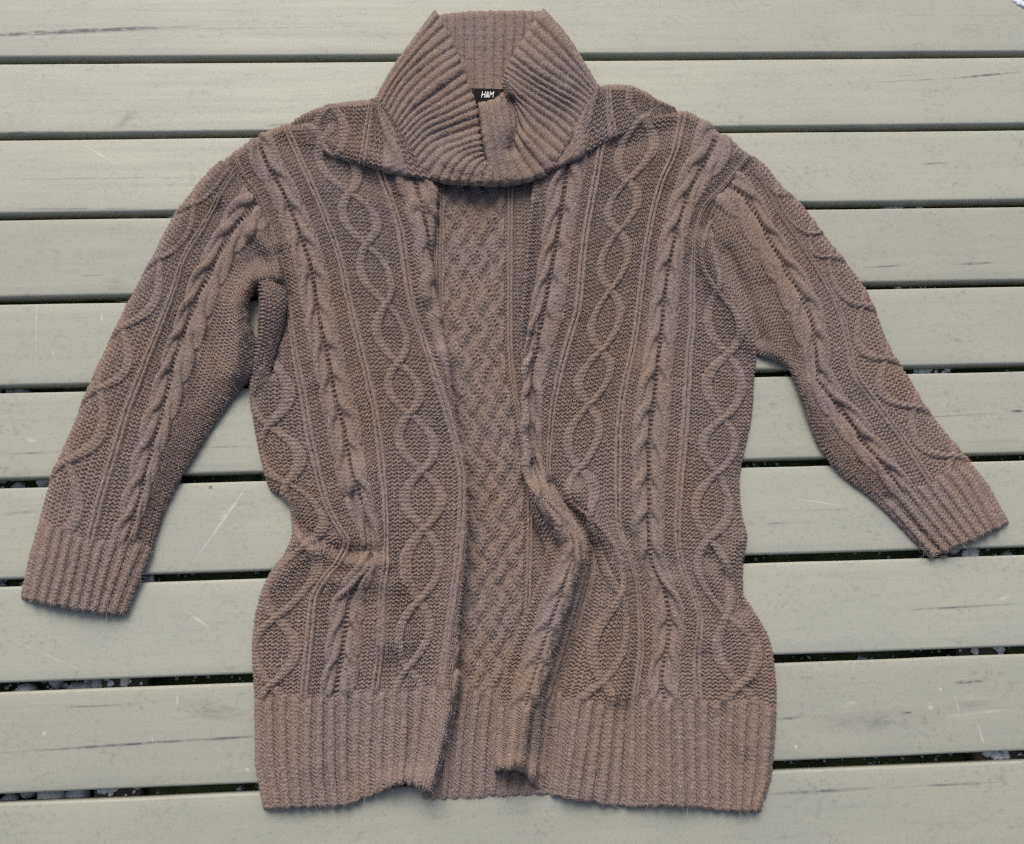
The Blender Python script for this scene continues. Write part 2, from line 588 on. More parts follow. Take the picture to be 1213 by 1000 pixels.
lf = panel('front_panel', LF, zones_front(13, [23.5, E6u + 8.6], 34, 43.5, E6u, 5, 5.0, ph, phe),
           11.5, cardigan, lf_folds, {'L': (15, 1.0), 'R': (6, 3.0), 'B': (4, lambda x, y: 0.8 + 9 * np.exp(-((x - 485) / 16) ** 2)), 'T': (9, 1.5)}, hem=True, row=ROW)
lf['label'] = 'front half on the left of the picture, its edge rolled over the back'

# ---- image-right front panel
RF = [g([(180, 43), (216, 42.5), (300, 42), (390, 44.5), (460, 48), (540, 48.5), (600, 45), (652, 42.5), (730, 43.5), (780, 44), (914, 44)],
        [(585, 914), (586, 890), (589, 838), (601, 779), (612, 750), (628, 710), (643, 670), (645, 652), (636, 628), (624, 580), (618, 540), (618, 500), (619, 460), (616, 420), (615, 390), (618, 350), (624, 280), (631, 216), (638, 170)]),
      g(53, [(613, 912), (616, 890), (622, 838), (640, 775), (650, 745), (671, 684), (680, 648), (668, 620), (646, 590), (630, 540), (626, 490), (627, 460), (632, 430), (640, 390), (650, 338), (662, 270), (672, 200), (680, 160)]),
      g(62, [(640, 937), (645, 890), (652, 826), (668, 770), (682, 720), (693, 672), (691, 647), (674, 612), (655, 580), (650, 550), (654, 490), (664, 440), (678, 390), (684, 370), (692, 290), (708, 198), (716, 150)]),
      g(72, [(690, 950), (698, 900), (708, 832), (714, 808), (725, 760), (736, 712), (725, 660), (704, 620), (686, 585), (687, 556), (698, 480), (712, 416), (723, 344), (733, 274), (740, 230), (752, 180), (762, 135)]),
      g(82, [(748, 956), (750, 900), (752, 830), (759, 768), (756, 706), (746, 662), (736, 636), (732, 610), (732, 540), (736, 480), (752, 400), (758, 350), (766, 290), (780, 226), (800, 176), (810, 132)]),
      g(91.5, [(790, 957), (789, 900), (788, 830), (783, 809), (791, 760), (793, 737), (788, 705), (772, 666), (769, 636), (769, 574), (769, 530), (774, 480), (781, 416), (786, 370), (790, 332), (798, 290), (814, 234), (842, 178), (852, 156)]),
      g(101.5, [(830, 959), (829, 900), (828, 830), (825, 784), (829, 737), (822, 708), (807, 670), (802, 630), (804, 590), (809, 530), (813, 480), (816, 420), (820, 380), (820, 340), (822, 290), (832, 250), (860, 218), (888, 184)]),
      g(111, [(872, 961), (874, 900), (877, 830), (877, 812), (873, 765), (861, 728), (848, 690), (840, 640), (846, 590), (850, 560), (854, 524), (857, 496), (860, 450), (862, 425), (858, 385), (850, 345), (840, 305), (840, 270), (864, 232), (894, 190)]),
      g(119, [(902, 962), (915, 915), (920, 834), (917, 784), (911, 756), (892, 722), (880, 698), (880, 670), (885, 636), (878, 606), (876, 570), (882, 534), (891, 490), (894, 440), (897, 418), (888, 375), (872, 346), (858, 315), (850, 285), (850, 262), (872, 226), (899, 193)])]
ph = phase_at(RF[3], [(745, 215), (733, 274), (723, 344), (712, 416), (698, 480), (687, 556), (700, 612), (737, 705), (714, 808)], RF, True, ROW)
phe = phase_at(RF[7], [(850, 345), (862, 420), (857, 496), (850, 560), (840, 638), (861, 728), (877, 812)], RF, True, ROW)
rf_folds = [
    ([(590, 900), (600, 790), (630, 715), (646, 655)], 9, 3.0),
    ([(636, 620), (622, 570), (618, 470), (618, 380), (628, 240)], 7, 5.0),
    ([(627, 400), (632, 470), (634, 540), (640, 575)], 8, -4.5),
    ([(640, 580), (662, 612), (682, 640), (680, 660), (664, 700), (645, 760), (620, 850), (605, 910)], 15, 14.5),
    ([(652, 575), (672, 603), (690, 627), (703, 648), (704, 668), (696, 700), (680, 750), (662, 810), (648, 935)], 10, -9.0),
    ([(684, 585), (704, 613), (728, 655), (737, 700), (742, 760), (735, 820)], 14, 7.5),
    ([(745, 630), (770, 690), (778, 740), (772, 800)], 10, -3.0),
    ([(800, 690), (820, 720), (835, 760)], 12, 3.5),
    ([(760, 430), (750, 520), (752, 600), (765, 650)], 16, 3.0),
    ([(795, 840), (800, 900), (798, 950)], 20, 2.5),
    ([(850, 850), (852, 950)], 16, -2.0),
    ([(715, 720), (700, 790), (690, 860), (685, 940)], 20, 3.0),
    ([(752, 700), (748, 790), (742, 880), (738, 945)], 15, -2.6),
    ([(875, 745), (868, 800), (880, 880)], 18, 3.0),
    ([(640, 400), (655, 450), (648, 520)], 10, -1.5),
    ([(600, 912), (615, 905), (628, 915)], 12, 5.0),
    ([(880, 640), (850, 680), (862, 730), (890, 800)], 12, 3.0),
    ([(842, 660), (870, 700), (880, 720)], 9, -3.5),
    ([(835, 285), (850, 330), (872, 370), (888, 405)], 11, 5.0),
    ([(828, 330), (838, 380), (850, 420)], 11, -2.5),
    ([(790, 230), (768, 330), (752, 420)], 12, -1.8),
    ([(700, 200), (690, 280), (680, 360)], 14, 1.8),
    ([(735, 175), (775, 160), (800, 150)], 12, -2.5),
    ([(800, 470), (800, 560), (790, 640)], 14, 1.5),
]
rf = panel('front_panel', RF, zones_front(62, [53, 91.5], 82, 72, 101.5, 111, 4.6, ph, phe),
           11.0, cardigan, rf_folds, {'L': (5, 3.5), 'R': (13, 1.2), 'B': (4, lambda x, y: 0.8 + 7 * np.exp(-((x - 607) / 15) ** 2)), 'T': (9, 1.5)}, hem=True, row=ROW)
rf['label'] = 'front half on the right of the picture, with a deep fold near its edge'

# ---- sleeves
SL = [g(0, [(25, 708), (32, 670), (47, 615), (60, 565), (83, 513), (105, 457), (135, 392), (160, 342), (180, 305), (207, 253), (236, 216), (252, 197), (262, 190)]),
      g(3.5, [(38, 712), (48, 672), (60, 622), (71, 572), (86, 528), (117, 460), (145, 388), (167, 345), (189, 306), (215, 262), (242, 224), (266, 194)]),
      g(13, [(88, 723), (97, 685), (107, 642), (117, 600), (132, 550), (150, 490), (180, 412), (207, 342), (218, 307), (240, 271), (252, 248), (266, 222), (279, 203)]),
      g(23.5, [(122, 728), (136, 685), (150, 642), (159, 615), (170, 572), (182, 525), (197, 470), (207, 425), (216, 400), (232, 357), (250, 322), (268, 285), (303, 240)]),
      g(34, [(136, 729), (150, 690), (168, 646), (184, 600), (206, 540), (232, 480), (256, 432), (268, 390), (278, 345), (296, 310), (328, 292)]),
      g([(340, 52), (440, 48), (560, 40), (645, 36), (730, 36)],
        [(148, 729), (160, 700), (180, 650), (197, 600), (225, 550), (255, 502), (287, 460), (304, 442), (308, 414), (301, 396), (296, 380), (295, 364), (300, 349), (305, 342), (322, 336), (341, 344)])]
ph = phase_at(SL[1], [(53, 640), (77, 545), (117, 460), (145, 388), (189, 306), (228, 243)], SL, True, ROW)
zs = [dict(t='rope', u=23.5 - 3.05, w=2.4, per=9.4, s=1, ph=.3), dict(t='rope', u=23.5 + 3.05, w=2.4, per=9.4, s=-1, ph=.3), dict(t='holes', u=23.5),
      dict(t='stripe', u=13), dict(t='cords', u=3.5, A=5.2, **ph)]
tube = lambda x, y, L, R, B, T: 7 + 7 * prof(np.minimum(L, R), 55)
sl_folds = [([(232, 340), (255, 395), (270, 440)], 14, -2.5),
            ([(278, 440), (283, 400), (282, 362), (300, 334), (328, 330)], 15, 9.0), ([(300, 275), (322, 300), (334, 330)], 9, 3.0),
            ([(262, 250), (290, 280), (305, 305)], 10, -2.5), ([(220, 380), (235, 420), (230, 470)], 12, -2.0)]
sl = panel('sleeve', SL, zs, tube, cardigan, sl_folds, {'L': (12, 1.0), 'R': (11, lambda x, y: 1.2 + 17 * sstep(300, 312, x) * (1 - sstep(338, 352, y))), 'B': (5, 1.0), 'T': (9, 7.0)}, hem=True, row=ROW, names={'rib': 'cuff'}, rib_px=12.6)

SR = [g(0, [(1195, 619), (1173, 578), (1150, 548), (1133, 527), (1100, 486), (1076, 446), (1056, 415), (1027, 345), (1005, 314), (979, 281), (950, 242), (924, 218), (910, 199), (891, 184)]),
      g(3, [(1182, 626), (1160, 588), (1138, 553), (1122, 532), (1090, 492), (1066, 452), (1047, 420), (1018, 355), (996, 322), (970, 290), (941, 252), (916, 227), (902, 208), (886, 188)]),
      g(12, [(1155, 640), (1130, 608), (1104, 574), (1068, 519), (1033, 473), (1011, 440), (1004, 405), (993, 367), (974, 329), (948, 288), (924, 254), (900, 213), (882, 192)]),
      g(23, [(1126, 652), (1095, 616), (1068, 582), (1052, 559), (1027, 530), (1003, 495), (982, 470), (968, 445), (966, 408), (955, 362), (934, 326), (907, 276), (884, 236), (862, 218)]),
      g(31, [(1112, 658), (1078, 619), (1054, 592), (1033, 570), (1005, 542), (978, 507), (958, 468), (945, 425), (930, 390), (908, 345), (885, 305), (862, 270), (842, 250)]),
      g([(663, 33), (604, 34), (510, 40), (430, 46), (300, 50)],
        [(1102, 663), (1063, 621), (1046, 604), (1033, 592), (990, 557), (966, 520), (949, 470), (932, 437), (914, 427), (898, 422), (876, 402), (858, 360), (842, 320)])]
ph = phase_at(SR[1], [(962, 277), (984, 303), (1022, 362), (1050, 425), (1083, 482), (1128, 541)], SR, True, ROW)
zs = [dict(t='rope', u=23 - 3.05, w=2.4, per=9.4, s=1, ph=.3), dict(t='rope', u=23 + 3.05, w=2.4, per=9.4, s=-1, ph=.3), dict(t='holes', u=23),
      dict(t='stripe', u=12), dict(t='cords', u=3, A=5.6, **ph)]
sr_folds = [([(860, 300), (885, 350), (900, 400)], 10, -3.5), ([(915, 425), (935, 440), (955, 480)], 12, 2.0),
            ([(905, 340), (930, 395), (950, 440)], 14, -2.0), ([(965, 430), (985, 475), (1020, 525)], 10, -1.5),
            ([(1050, 590), (1080, 620), (1110, 650)], 6, -2.0)]
tube_r = lambda x, y, L, R, B, T: 5.5 + 6.5 * prof(np.minimum(L, R), 55)
sr = panel('sleeve', SR, zs, tube_r, cardigan, sr_folds, {'L': (12, 1.0), 'R': (12, 1.2), 'B': (5, 1.0), 'T': (9, 3.0)}, hem=True, row=ROW, names={'rib': 'cuff'}, rib_px=12.6)

# ---- rolled underarm fabric beside the gap
UB = [g(0, [(296, 476), (295, 448), (299, 420), (304, 398), (305, 382), (306, 366), (305, 350), (303, 336)], None),
      g(4, [(304, 470), (310, 440), (318, 412), (325, 385), (327, 360), (325, 340), (318, 328)], None),
      g(9, [(312, 464), (322, 434), (331, 405), (338, 378), (341, 352), (336, 332), (326, 318)], None)]
panel('underarm_fold', UB, [], lambda x, y, L, R, B, T: 12 + 15 * np.exp(-((y - 355) / 48) ** 2), cardigan, (), {'L': (9, 1.5), 'R': (13, 9.0), 'B': (14, 4.0)}, row=ROW)

# ---- yoke: the tops of the fronts folded down over themselves
YL = [g(0, [(338, 150), (343, 158), (350, 164)], None),
      g(4, [(362, 134), (365, 152), (370, 172)], None),
      g(10.5, [(390, 124), (390, 152), (394, 186)], None),
      g(16, [(415, 120), (412, 152), (412, 192)], None),
      g(22, [(441, 117), (436, 150), (428, 196)], None),
      g(29, [(444, 117), (455, 145), (463, 172), (465, 206)], None),
      g(37, [(449, 118), (478, 148), (505, 187), (524, 217)], None)]
zs = [dict(t='rope', u=29.4, w=2.3, per=9, s=1), dict(t='stripe', u=22), dict(t='cords', u=10.5, A=4.6, per=15, ph=-0.02)]
panel('shoulder_yoke', YL, zs, lambda x, y, L, R, B, T: 6.0 + 14.0 * sstep(335, 450, x), cardigan,
      [([(455, 195), (425, 180), (395, 172)], 10, 2.0)],
      {'B': (7, 2.0), 'R': (4, 15.0), 'T': (8, lambda x, y: 6 + 4 * sstep(345, 420, x))}, row=ROW)
YR = [g(0, [(702, 103), (685, 132), (669, 160), (654, 185), (636, 209)], None),
      g(7, [(711, 102), (704, 130), (698, 155), (692, 184)], None),
      g(13, [(720, 101), (722, 130), (727, 164)], None),
      g(18, [(738, 100), (741, 128), (747, 156)], None),
      g(24, [(757, 105), (761, 128), (768, 148)], None),
      g(29, [(777, 117), (780, 129), (786, 140)], None),
      g(33, [(800, 127), (801, 130), (804, 134)], None)]
zs = [dict(t='rope', u=4.6, w=2.3, per=9, s=1), dict(t='stripe', u=13), dict(t='cords', u=24, A=4.3, per=15, ph=0.2)]
panel('shoulder_yoke', YR, zs, lambda x, y, L, R, B, T: 6.0 + 14.0 * (1 - sstep(690, 800, x)), cardigan, (),
      {'B': (7, 2.0), 'L': (4, 15.0), 'T': (8, lambda x, y: 10 - 4 * sstep(725, 790, x))}, row=ROW)

# ---- collar
def collar_pat(per=3.1, kn=.65, am=2.3):
    def f(U, V, px, py):
        uj = U + 0.08 * noise2(U * .4, V * .2, 1); vj = V + .2 * noise2(U * .2, V * .2, 2)
        x = (uj / per - np.floor(uj / per) - .5)
        r = np.sqrt(np.clip(1 - (x / .36) ** 2, 0, 1))
        H = am * r + knit_v(uj * 2 / per, vj, kn) * (r > .2)
        H = np.where(r > 0, H, kn * (0.5 + .5 * np.cos(TAU * vj)) - 1.3)
        return H, np.zeros(U.shape, np.int16)
    return f


CB = [g(0, [(496, 140), (500, 80), (508, 22)], None), g(9, [(530, 140), (531, 80), (532, 16)], None), g(21, [(578, 140), (578, 80), (579, 13)], None),
      g(32, [(618, 140), (620, 80), (624, 13)], None), g(39, [(644, 140), (645, 80), (646, 14)], None)]
collar = panel('collar', CB, [], lambda x, y, L, R, B, T: 13 - 6 * sstep(20, 110, y), cardigan, (), {'T': (5, 4.0)}, patfun=collar_pat(2.9, .3), row=ROW)
QL = [g(0, [(515, 11), (490, 44), (462, 84), (443, 118)], None), g(3, [(524, 26), (497, 54), (468, 90), (449, 122)], None),
      g(7, [(537, 52), (505, 74), (475, 103), (458, 132)], None), g(10.5, [(544, 68), (511, 91), (483, 119), (467, 144)], None),
      g(14.5, [(552, 92), (520, 115), (492, 134), (473, 155)], None), g(19, [(562, 117), (530, 133), (502, 147), (481, 167)], None),
      g(23.5, [(568, 140), (537, 151), (511, 162), (489, 182)], None), g(27, [(570, 158), (546, 166), (521, 175), (498, 197)], None),
      g(31, [(572, 173), (552, 179), (536, 190), (520, 217)], None), g(35.5, [(574, 187), (565, 192), (556, 203), (549, 220)], None),
      g(40, [(583, 198), (583, 207), (583, 214), (583, 221)], None)]
bottom_low = lambda x, y: 20.0 - 15.0 * sstep(196, 211, y)
panel('collar_flap', QL, [], lambda x, y, L, R, B, T: 27 - 7 * sstep(25, 80, B), collar,
      [([(545, 70), (520, 95), (500, 120)], 12, 2.5), ([(520, 110), (495, 130)], 10, -2), ([(560, 150), (520, 165)], 10, -2.5), ([(530, 190), (560, 200)], 10, 2)],
      {'L': (8, 4.0), 'B': (6, 14.0), 'T': (9, bottom_low)}, patfun=collar_pat(1.92), row=ROW, split=False)
PR = [g(0, [(566, 122), (570, 160), (577, 199), (580, 222)], None), g(3.1, [(582, 119), (588, 158), (596, 197), (600, 221)], None),
      g(6.15, [(593, 112), (600, 145), (604, 175), (613, 199), (623, 217)], None), g(9, [(598, 106), (608, 132), (611, 158), (627, 185), (645, 209)], None),
      g(12.5, [(597, 101), (611, 123), (622, 150), (641, 171), (661, 188)], None), g(17, [(595, 95), (616, 116), (637, 134), (657, 149), (675, 165)], None),
      g(21.5, [(598, 86), (625, 104), (652, 120), (671, 132), (687, 145)], None), g(26.5, [(606, 68), (637, 91), (662, 106), (682, 117), (697, 128)], None),
      g(31.5, [(622, 42), (650, 67), (672, 85), (690, 100), (703, 113)], None), g(37, [(643, 10), (664, 32), (685, 62), (700, 87), (709, 102)], None)]
panel('collar_flap', PR, [], lambda x, y, L, R, B, T: 28 - 8 * sstep(25, 90, B), collar,
      [([(607, 120), (612, 150), (606, 178)], 7, -6.0), ([(585, 130), (592, 170), (598, 205)], 12, 3.0), ([(600, 100), (612, 112)], 10, 3.0),
       ([(625, 165), (645, 185)], 10, 2.5), ([(630, 70), (665, 110)], 16, 2.0)],
      {'L': (4, 20.0), 'R': (8, 4.0), 'B': (6, 14.0), 'T': (9, bottom_low)}, patfun=collar_pat(1.92, .5, 2.9), row=ROW, split=False)

# ---- sewn-in label
m_lab, nt, bs = new_mat('label_satin')
bs.inputs['Base Color'].default_value = (0.008, 0.008, 0.011, 1)
bs.inputs['Roughness'].default_value = 0.85
bs.inputs['Specular IOR Level'].default_value = 0.15
m_txt, nt, bs = new_mat('label_thread')
bs.inputs['Base Color'].default_value = (0.75, 0.75, 0.73, 1)
bs.inputs['Roughness'].default_value = 0.7
lx = np.linspace(552, 598, 24); ly = np.linspace(105, 130, 12)
LX, LY = np.meshgrid(lx, ly, indexing='ij')
LZ = 13.2 + 0.3 * np.sin(LX * .2) - 0.03 * (LY - 105)
top = unproj(LX, LY + 0.03 * (LX - 575), LZ * .001)
bot = top.copy(); bot[..., 2] -= 0.0006
n0, n1 = LX.shape
ii = np.arange(n0 * n1).reshape(n0, n1)
q = np.stack([ii[:-1, :-1], ii[1:, :-1], ii[1:, 1:], ii[:-1, 1:]], -1).reshape(-1, 4)
rim = np.concatenate([ii[:, 0], ii[-1, 1:], ii[::-1, -1][1:], ii[0, ::-1][1:]])
wall = np.stack([rim[:-1], rim[1:], rim[1:] + n0 * n1, rim[:-1] + n0 * n1], -1)
tag_o = mesh_from('neck_label', np.concatenate([top.reshape(-1, 3), bot.reshape(-1, 3)]), np.concatenate([q[:, ::-1], q + n0 * n1, wall]), m_lab, collar)
cu = bpy.data.curves.new('lettering', 'FONT')
cu.body = 'H&M'
cu.size = 0.0108
cu.shear = 0.28
cu.space_character = 0.95
cu.offset = 0.00006
cu.extrude = 0.0001
cu.align_x, cu.align_y = 'CENTER', 'CENTER'
to = bpy.data.objects.new('lettering', cu)
COL.objects.link(to)
dg = bpy.context.evaluated_depsgraph_get()
tm = bpy.data.meshes.new_from_object(to.evaluated_get(dg))
bpy.data.objects.remove(to)
tm.materials.clear(); tm.materials.append(m_txt)
to = bpy.data.objects.new('lettering', tm)
COL.objects.link(to)
to.parent = tag_o
tp = unproj(577, 112.5, 0.0139)
to.location = tuple(tp)
to.scale = (0.62, 1.0, 1.0)

# ---- loose wool fibres
def fuzz(n_total):
    tot = sum(w for _, _, w in FUZZ_SRC)
    V, Fq, off = [], [], 0
    for Pf, nr, w in FUZZ_SRC:
        n = int(n_total * w / tot)
        i = rng.integers(0, len(Pf), n)
        i = i[rng.random(n) < np.clip(nr[i, 2], .3, 1)]; n = len(i)
        p0 = Pf[i]; nn = nr[i]
        t = rng.normal(size=(n, 3)); t -= nn * (t * nn).sum(1, keepdims=True)
        t /= np.linalg.norm(t, axis=1, keepdims=True) + 1e-9
        d0 = t + nn * rng.uniform(0.0, 1.0, (n, 1)) ** 1.5; d0 /= np.linalg.norm(d0, axis=1, keepdims=True)
        bend = rng.normal(size=(n, 3)) * .8
        ln = rng.gamma(2.5, 0.0010, (n, 1)) + .0012
        wd = rng.uniform(0.00006, 0.00015, (n, 1))
        side = np.cross(d0, np.array([0, 0, 1.0])); side /= np.linalg.norm(side, axis=1, keepdims=True) + 1e-9
        pts = []
        for k, s in enumerate((0, .55, 1.0)):
            c = p0 + d0 * ln * s + bend * ln * s * s * .5
            c[:, 2] = np.maximum(c[:, 2], 0.0008)
            ww = wd * (1 - .75 * s)
            pts += [c - side * ww, c + side * ww]
        A = np.stack(pts, 1)                     # n, 6, 3
        V.append(A.reshape(-1, 3))
        b = off + np.arange(n)[:, None] * 6
        for k in range(2):
            Fq.append(np.concatenate([b + 2 * k, b + 2 * k + 1, b + 2 * k + 3, b + 2 * k + 2], 1))
        off += n * 6
    o = mesh_from('wool_fuzz', np.concatenate(V), np.concatenate(Fq), M_FUZZ, cardigan)
    o['kind'] = 'stuff'


fuzz(130000)

# ------------------------------------------------------------------ deck
deck = empty('deck', (0, 0, 0))
deck['kind'] = 'structure'
GAP = 0.0078


def plank_material():
    m, nt, bs = new_mat('weathered_composite')
    geo = N(nt, 'ShaderNodeNewGeometry')
    P = geo.outputs['Position']
    oi = N(nt, 'ShaderNodeObjectInfo')
    # every board has its own piece of the grain
    sh = N(nt, 'ShaderNodeVectorMath', operation='ADD')
    cmb = N(nt, 'ShaderNodeCombineXYZ')
    nt.links.new(math_(nt, 'MULTIPLY', oi.outputs['Random'], 37.0), cmb.inputs[0])
    nt.links.new(math_(nt, 'MULTIPLY', oi.outputs['Random'], 91.0), cmb.inputs[2])
    nt.links.new(P, sh.inputs[0]); nt.links.new(cmb.outputs[0], sh.inputs[1])
    Q = sh.outputs[0]
    grain = noise_tex(nt, Q, 130, 5, .6, stretch=(0.045, 1, 1))
    streak = noise_tex(nt, Q, 70, 4, .6, stretch=(0.05, 1, 1), dist=.3)
    blot = noise_tex(nt, Q, 14, 4, .6, stretch=(.6, 1, 1))
    speck = noise_tex(nt, P, 260, 3, .6)
    base = mixcol(nt, ramp(nt, blot, [(0.3, 0.0), (0.72, 1.0)]), (0.334, 0.351, 0.304), (0.378, 0.386, 0.314))
    base = mixcol(nt, ramp(nt, grain, [(0.35, 0.0), (0.65, 0.35)]), base, (0.30, 0.322, 0.288))
    base = mixcol(nt, ramp(nt, speck, [(0.56, 0.0), (0.74, 0.5)]), base, (0.22, 0.235, 0.205))
    dirt = noise_tex(nt, P, 26, 5, .7, stretch=(.7, 1, 1))
    spots = noise_tex(nt, P, 170, 4, .65, stretch=(.8, 1, 1))
    base = mixcol(nt, math_(nt, 'MULTIPLY', ramp(nt, spots, [(0.50, 0.0), (0.66, 0.62)]), ramp(nt, dirt, [(0.46, 0.0), (0.66, 1.0)])), base, (0.20, 0.205, 0.185))
    tone = math_(nt, 'ADD', math_(nt, 'MULTIPLY', oi.outputs['Random'], .16), .92)
    base = mixcol(nt, 1.0, base, N_rgb(nt, tone), 'MULTIPLY')
    base = mixcol(nt, math_(nt, 'MULTIPLY', ramp(nt, streak, [(0.64, 0.0), (0.74, 0.55)]), ramp(nt, blot, [(0.42, 0.0), (0.62, 1.0)])), base, (0.17, 0.175, 0.165))
    # individual scuffs and dark water marks at their places on the boards
    brk = ramp(nt, noise_tex(nt, P, 150, 3, .7, stretch=(.35, 1, 1)), [(0.36, 0.1), (0.6, 1.0)])
    def marks(lst):
        acc = None
        for x0, y0, x1, y1, w, a in lst:
            A = unproj(x0, y0, 0.0); B = unproj(x1, y1, 0.0)
            mp = N(nt, 'ShaderNodeMapping', vector_type='TEXTURE')
            mp.inputs['Location'].default_value = tuple((A + B) / 2)
            mp.inputs['Rotation'].default_value = (0, 0, math.atan2(B[1] - A[1], B[0] - A[0]))
            mp.inputs['Scale'].default_value = (np.hypot(*(B - A)[:2]) / 2 * 1.1, w * PXM, 0.02)
            nt.links.new(P, mp.inputs[0])
            gr = N(nt, 'ShaderNodeTexGradient', gradient_type='SPHERICAL')
            nt.links.new(mp.outputs[0], gr.inputs[0])
            v = math_(nt, 'MULTIPLY', gr.outputs[1], a)
            acc = v if acc is None else math_(nt, 'MAXIMUM', acc, v)
        return math_(nt, 'MULTIPLY', acc, brk, True)
    dark = [(-60, 44, 235, 31, 5, 2.0), (60, 38, 140, 35, 4, 1.6), (180, 35, 440, 32, 1.5, .7), (1130, 93, 1213, 85, 2.5, 1.6), (1000, 100, 1180, 90, 1.5, .6),
            (0, 213, 240, 210, 1.5, .7), (1090, 195, 1125, 193, 2, 1.4), (1130, 314, 1180, 311, 2.5, 1.5), (1010, 318, 1080, 314, 2, .9),
            (-10, 893, 310, 871, 2, 1.3), (235, 877, 305, 872, 2, 1.6), (70, 838, 150, 835, 1.5, 1.0), (1130, 809, 1168, 806, 3, 1.7), (1065, 845, 1085, 843, 2, 1.2),
            (915, 852, 955, 849, 2.5, 1.5), (900, 942, 1040, 933, 3, .9), (1040, 934, 1190, 926, 2, .8), (1195, 488, 1213, 487, 3, 1.7), (90, 327, 125, 326, 1.5, .8),
            (0, 157, 75, 156, 2.5, 1.0), (0, 248, 200, 247, 2, .7), (0, 538, 75, 536, 2, .8), (210, 531, 300, 529, 1.5, .7), (130, 155, 170, 128, 9, .5),
            (247, 576, 252, 578, 3, 1.8), (1035, 470, 1060, 469, 2, 1.0), (890, 622, 960, 618, 2, .8), (1050, 724, 1213, 715, 2, .8), (310, 150, 345, 146, 2, .9),
            (120, 335, 155, 340, 10, .5), (1000, 500, 1210, 488, 1.5, .6), (0, 610, 50, 605, 3, .6), (210, 835, 300, 850, 12, .5), (960, 860, 1110, 850, 14, .45)]
    light = [(228, 668, 297, 570, 1.8, 1.0), (262, 615, 268, 605, 5, .8), (100, 172, 140, 196, 1.6, .9), (120, 370, 121, 384, 1.5, .9), (43, 340, 43, 435, 1.5, .5),
             (210, 820, 210, 838, 1.5, .8), (218, 722, 250, 745, 1.8, .8), (0, 752, 110, 800, 1.5, .4), (1130, 822, 1137, 846, 1.8, .8), (1155, 850, 1168, 888, 1.5, .8),
             (1010, 798, 1012, 785, 1.4, .6), (1098, 838, 1106, 835, 5, 1.0), (1111, 817, 1116, 815, 4, 1.0), (50, 869, 56, 868, 4, 1.2), (942, 882, 944, 888, 3, .9),
             (62, 412, 66, 430, 1.5, .6), (995, 838, 1020, 830, 3, .6), (1180, 712, 1200, 705, 3, .7), (30, 520, 45, 524, 3, .7), (940, 590, 1000, 600, 1.5, .5),
             (290, 912, 296, 911, 3, 1.0), (180, 870, 181, 880, 1.4, .7), (1110, 850, 1213, 838, 2, .4), (220, 360, 215, 395, 1.4, .6)]
    base = mixcol(nt, marks(dark), base, (0.085, 0.085, 0.10))
    base = mixcol(nt, marks(light), base, (0.60, 0.60, 0.55))
    nt.links.new(base, bs.inputs['Base Color'])
    nt.links.new(math_(nt, 'ADD', math_(nt, 'MULTIPLY', grain, .25), .42), bs.inputs['Roughness'])
    bs.inputs['Specular IOR Level'].default_value = .4
    bmp = N(nt, 'ShaderNodeBump')
    bmp.inputs['Strength'].default_value = .25
    bmp.inputs['Distance'].default_value = .0008
    nt.links.new(math_(nt, 'ADD', grain, math_(nt, 'MULTIPLY', speck, .4)), bmp.inputs['Height'])
    nt.links.new(bmp.outputs[0], bs.inputs['Normal'])
    return m


M_PLANK = plank_material()
TH = 0.017


def plank_mesh(seed):
    """one board: softly crowned top with rounded edges, side walls and underside"""
    w = (PITCH - GAP) / 2
    r = 0.0028
    prof2 = []
    for a in np.linspace(180, 90, 5):
        prof2.append((-w + r + r * math.cos(math.radians(a)), -r + r * math.sin(math.radians(a))))
    for t in np.linspace(-1, 1, 9)[1:-1]:
        prof2.append((t * (w - r), 0.0003 * (1 - t * t)))
    for a in np.linspace(90, 0, 5):
        prof2.append((w - r + r * math.cos(math.radians(a)), -r + r * math.sin(math.radians(a))))
    prof2 += [(w - .0004, -TH + .001), (w - .0015, -TH), (-w + .0015, -TH), (-w + .0004, -TH + .001)]
    p = np.array(prof2); n = len(p)
    xs = np.linspace(-0.80, 0.80, 41)
    rr = np.random.default_rng(seed)
    wob = 0.00045 * np.convolve(rr.normal(size=61), np.ones(12) / 5, 'same')[10:51]
    V = np.zeros((len(xs), n, 3))
    V[..., 0] = xs[:, None]; V[..., 1] = p[:, 0] + wob[:, None]; V[..., 2] = p[:, 1]
    ii = np.arange(len(xs) * n).reshape(len(xs), n)
    jj = np.roll(ii, -1, axis=1)
    Fq = np.stack([ii[:-1], ii[1:], jj[1:], jj[:-1]], -1).reshape(-1, 4)
    return V.reshape(-1, 3), Fq[:, ::-1], ii


for k in range(-2, 11):
    V, Fq, ii = plank_mesh(100 + k)
    V[:, 1] += DECK_Y0 - (k + .5) * PITCH
    me_o = mesh_from('plank', V, Fq, M_PLANK, deck)
    # board ends
    bm_f = [list(map(int, ii[0])), list(map(int, ii[-1][::-1]))]
    me = me_o.data
    import bmesh
    bm = bmesh.new(); bm.from_mesh(me); bm.verts.ensure_lookup_table()
    for f in bm_f:
        bm.faces.new([bm.verts[q] for q in f])
    bmesh.ops.recalc_face_normals(bm, faces=bm.faces)
    bm.to_mesh(me); bm.free()

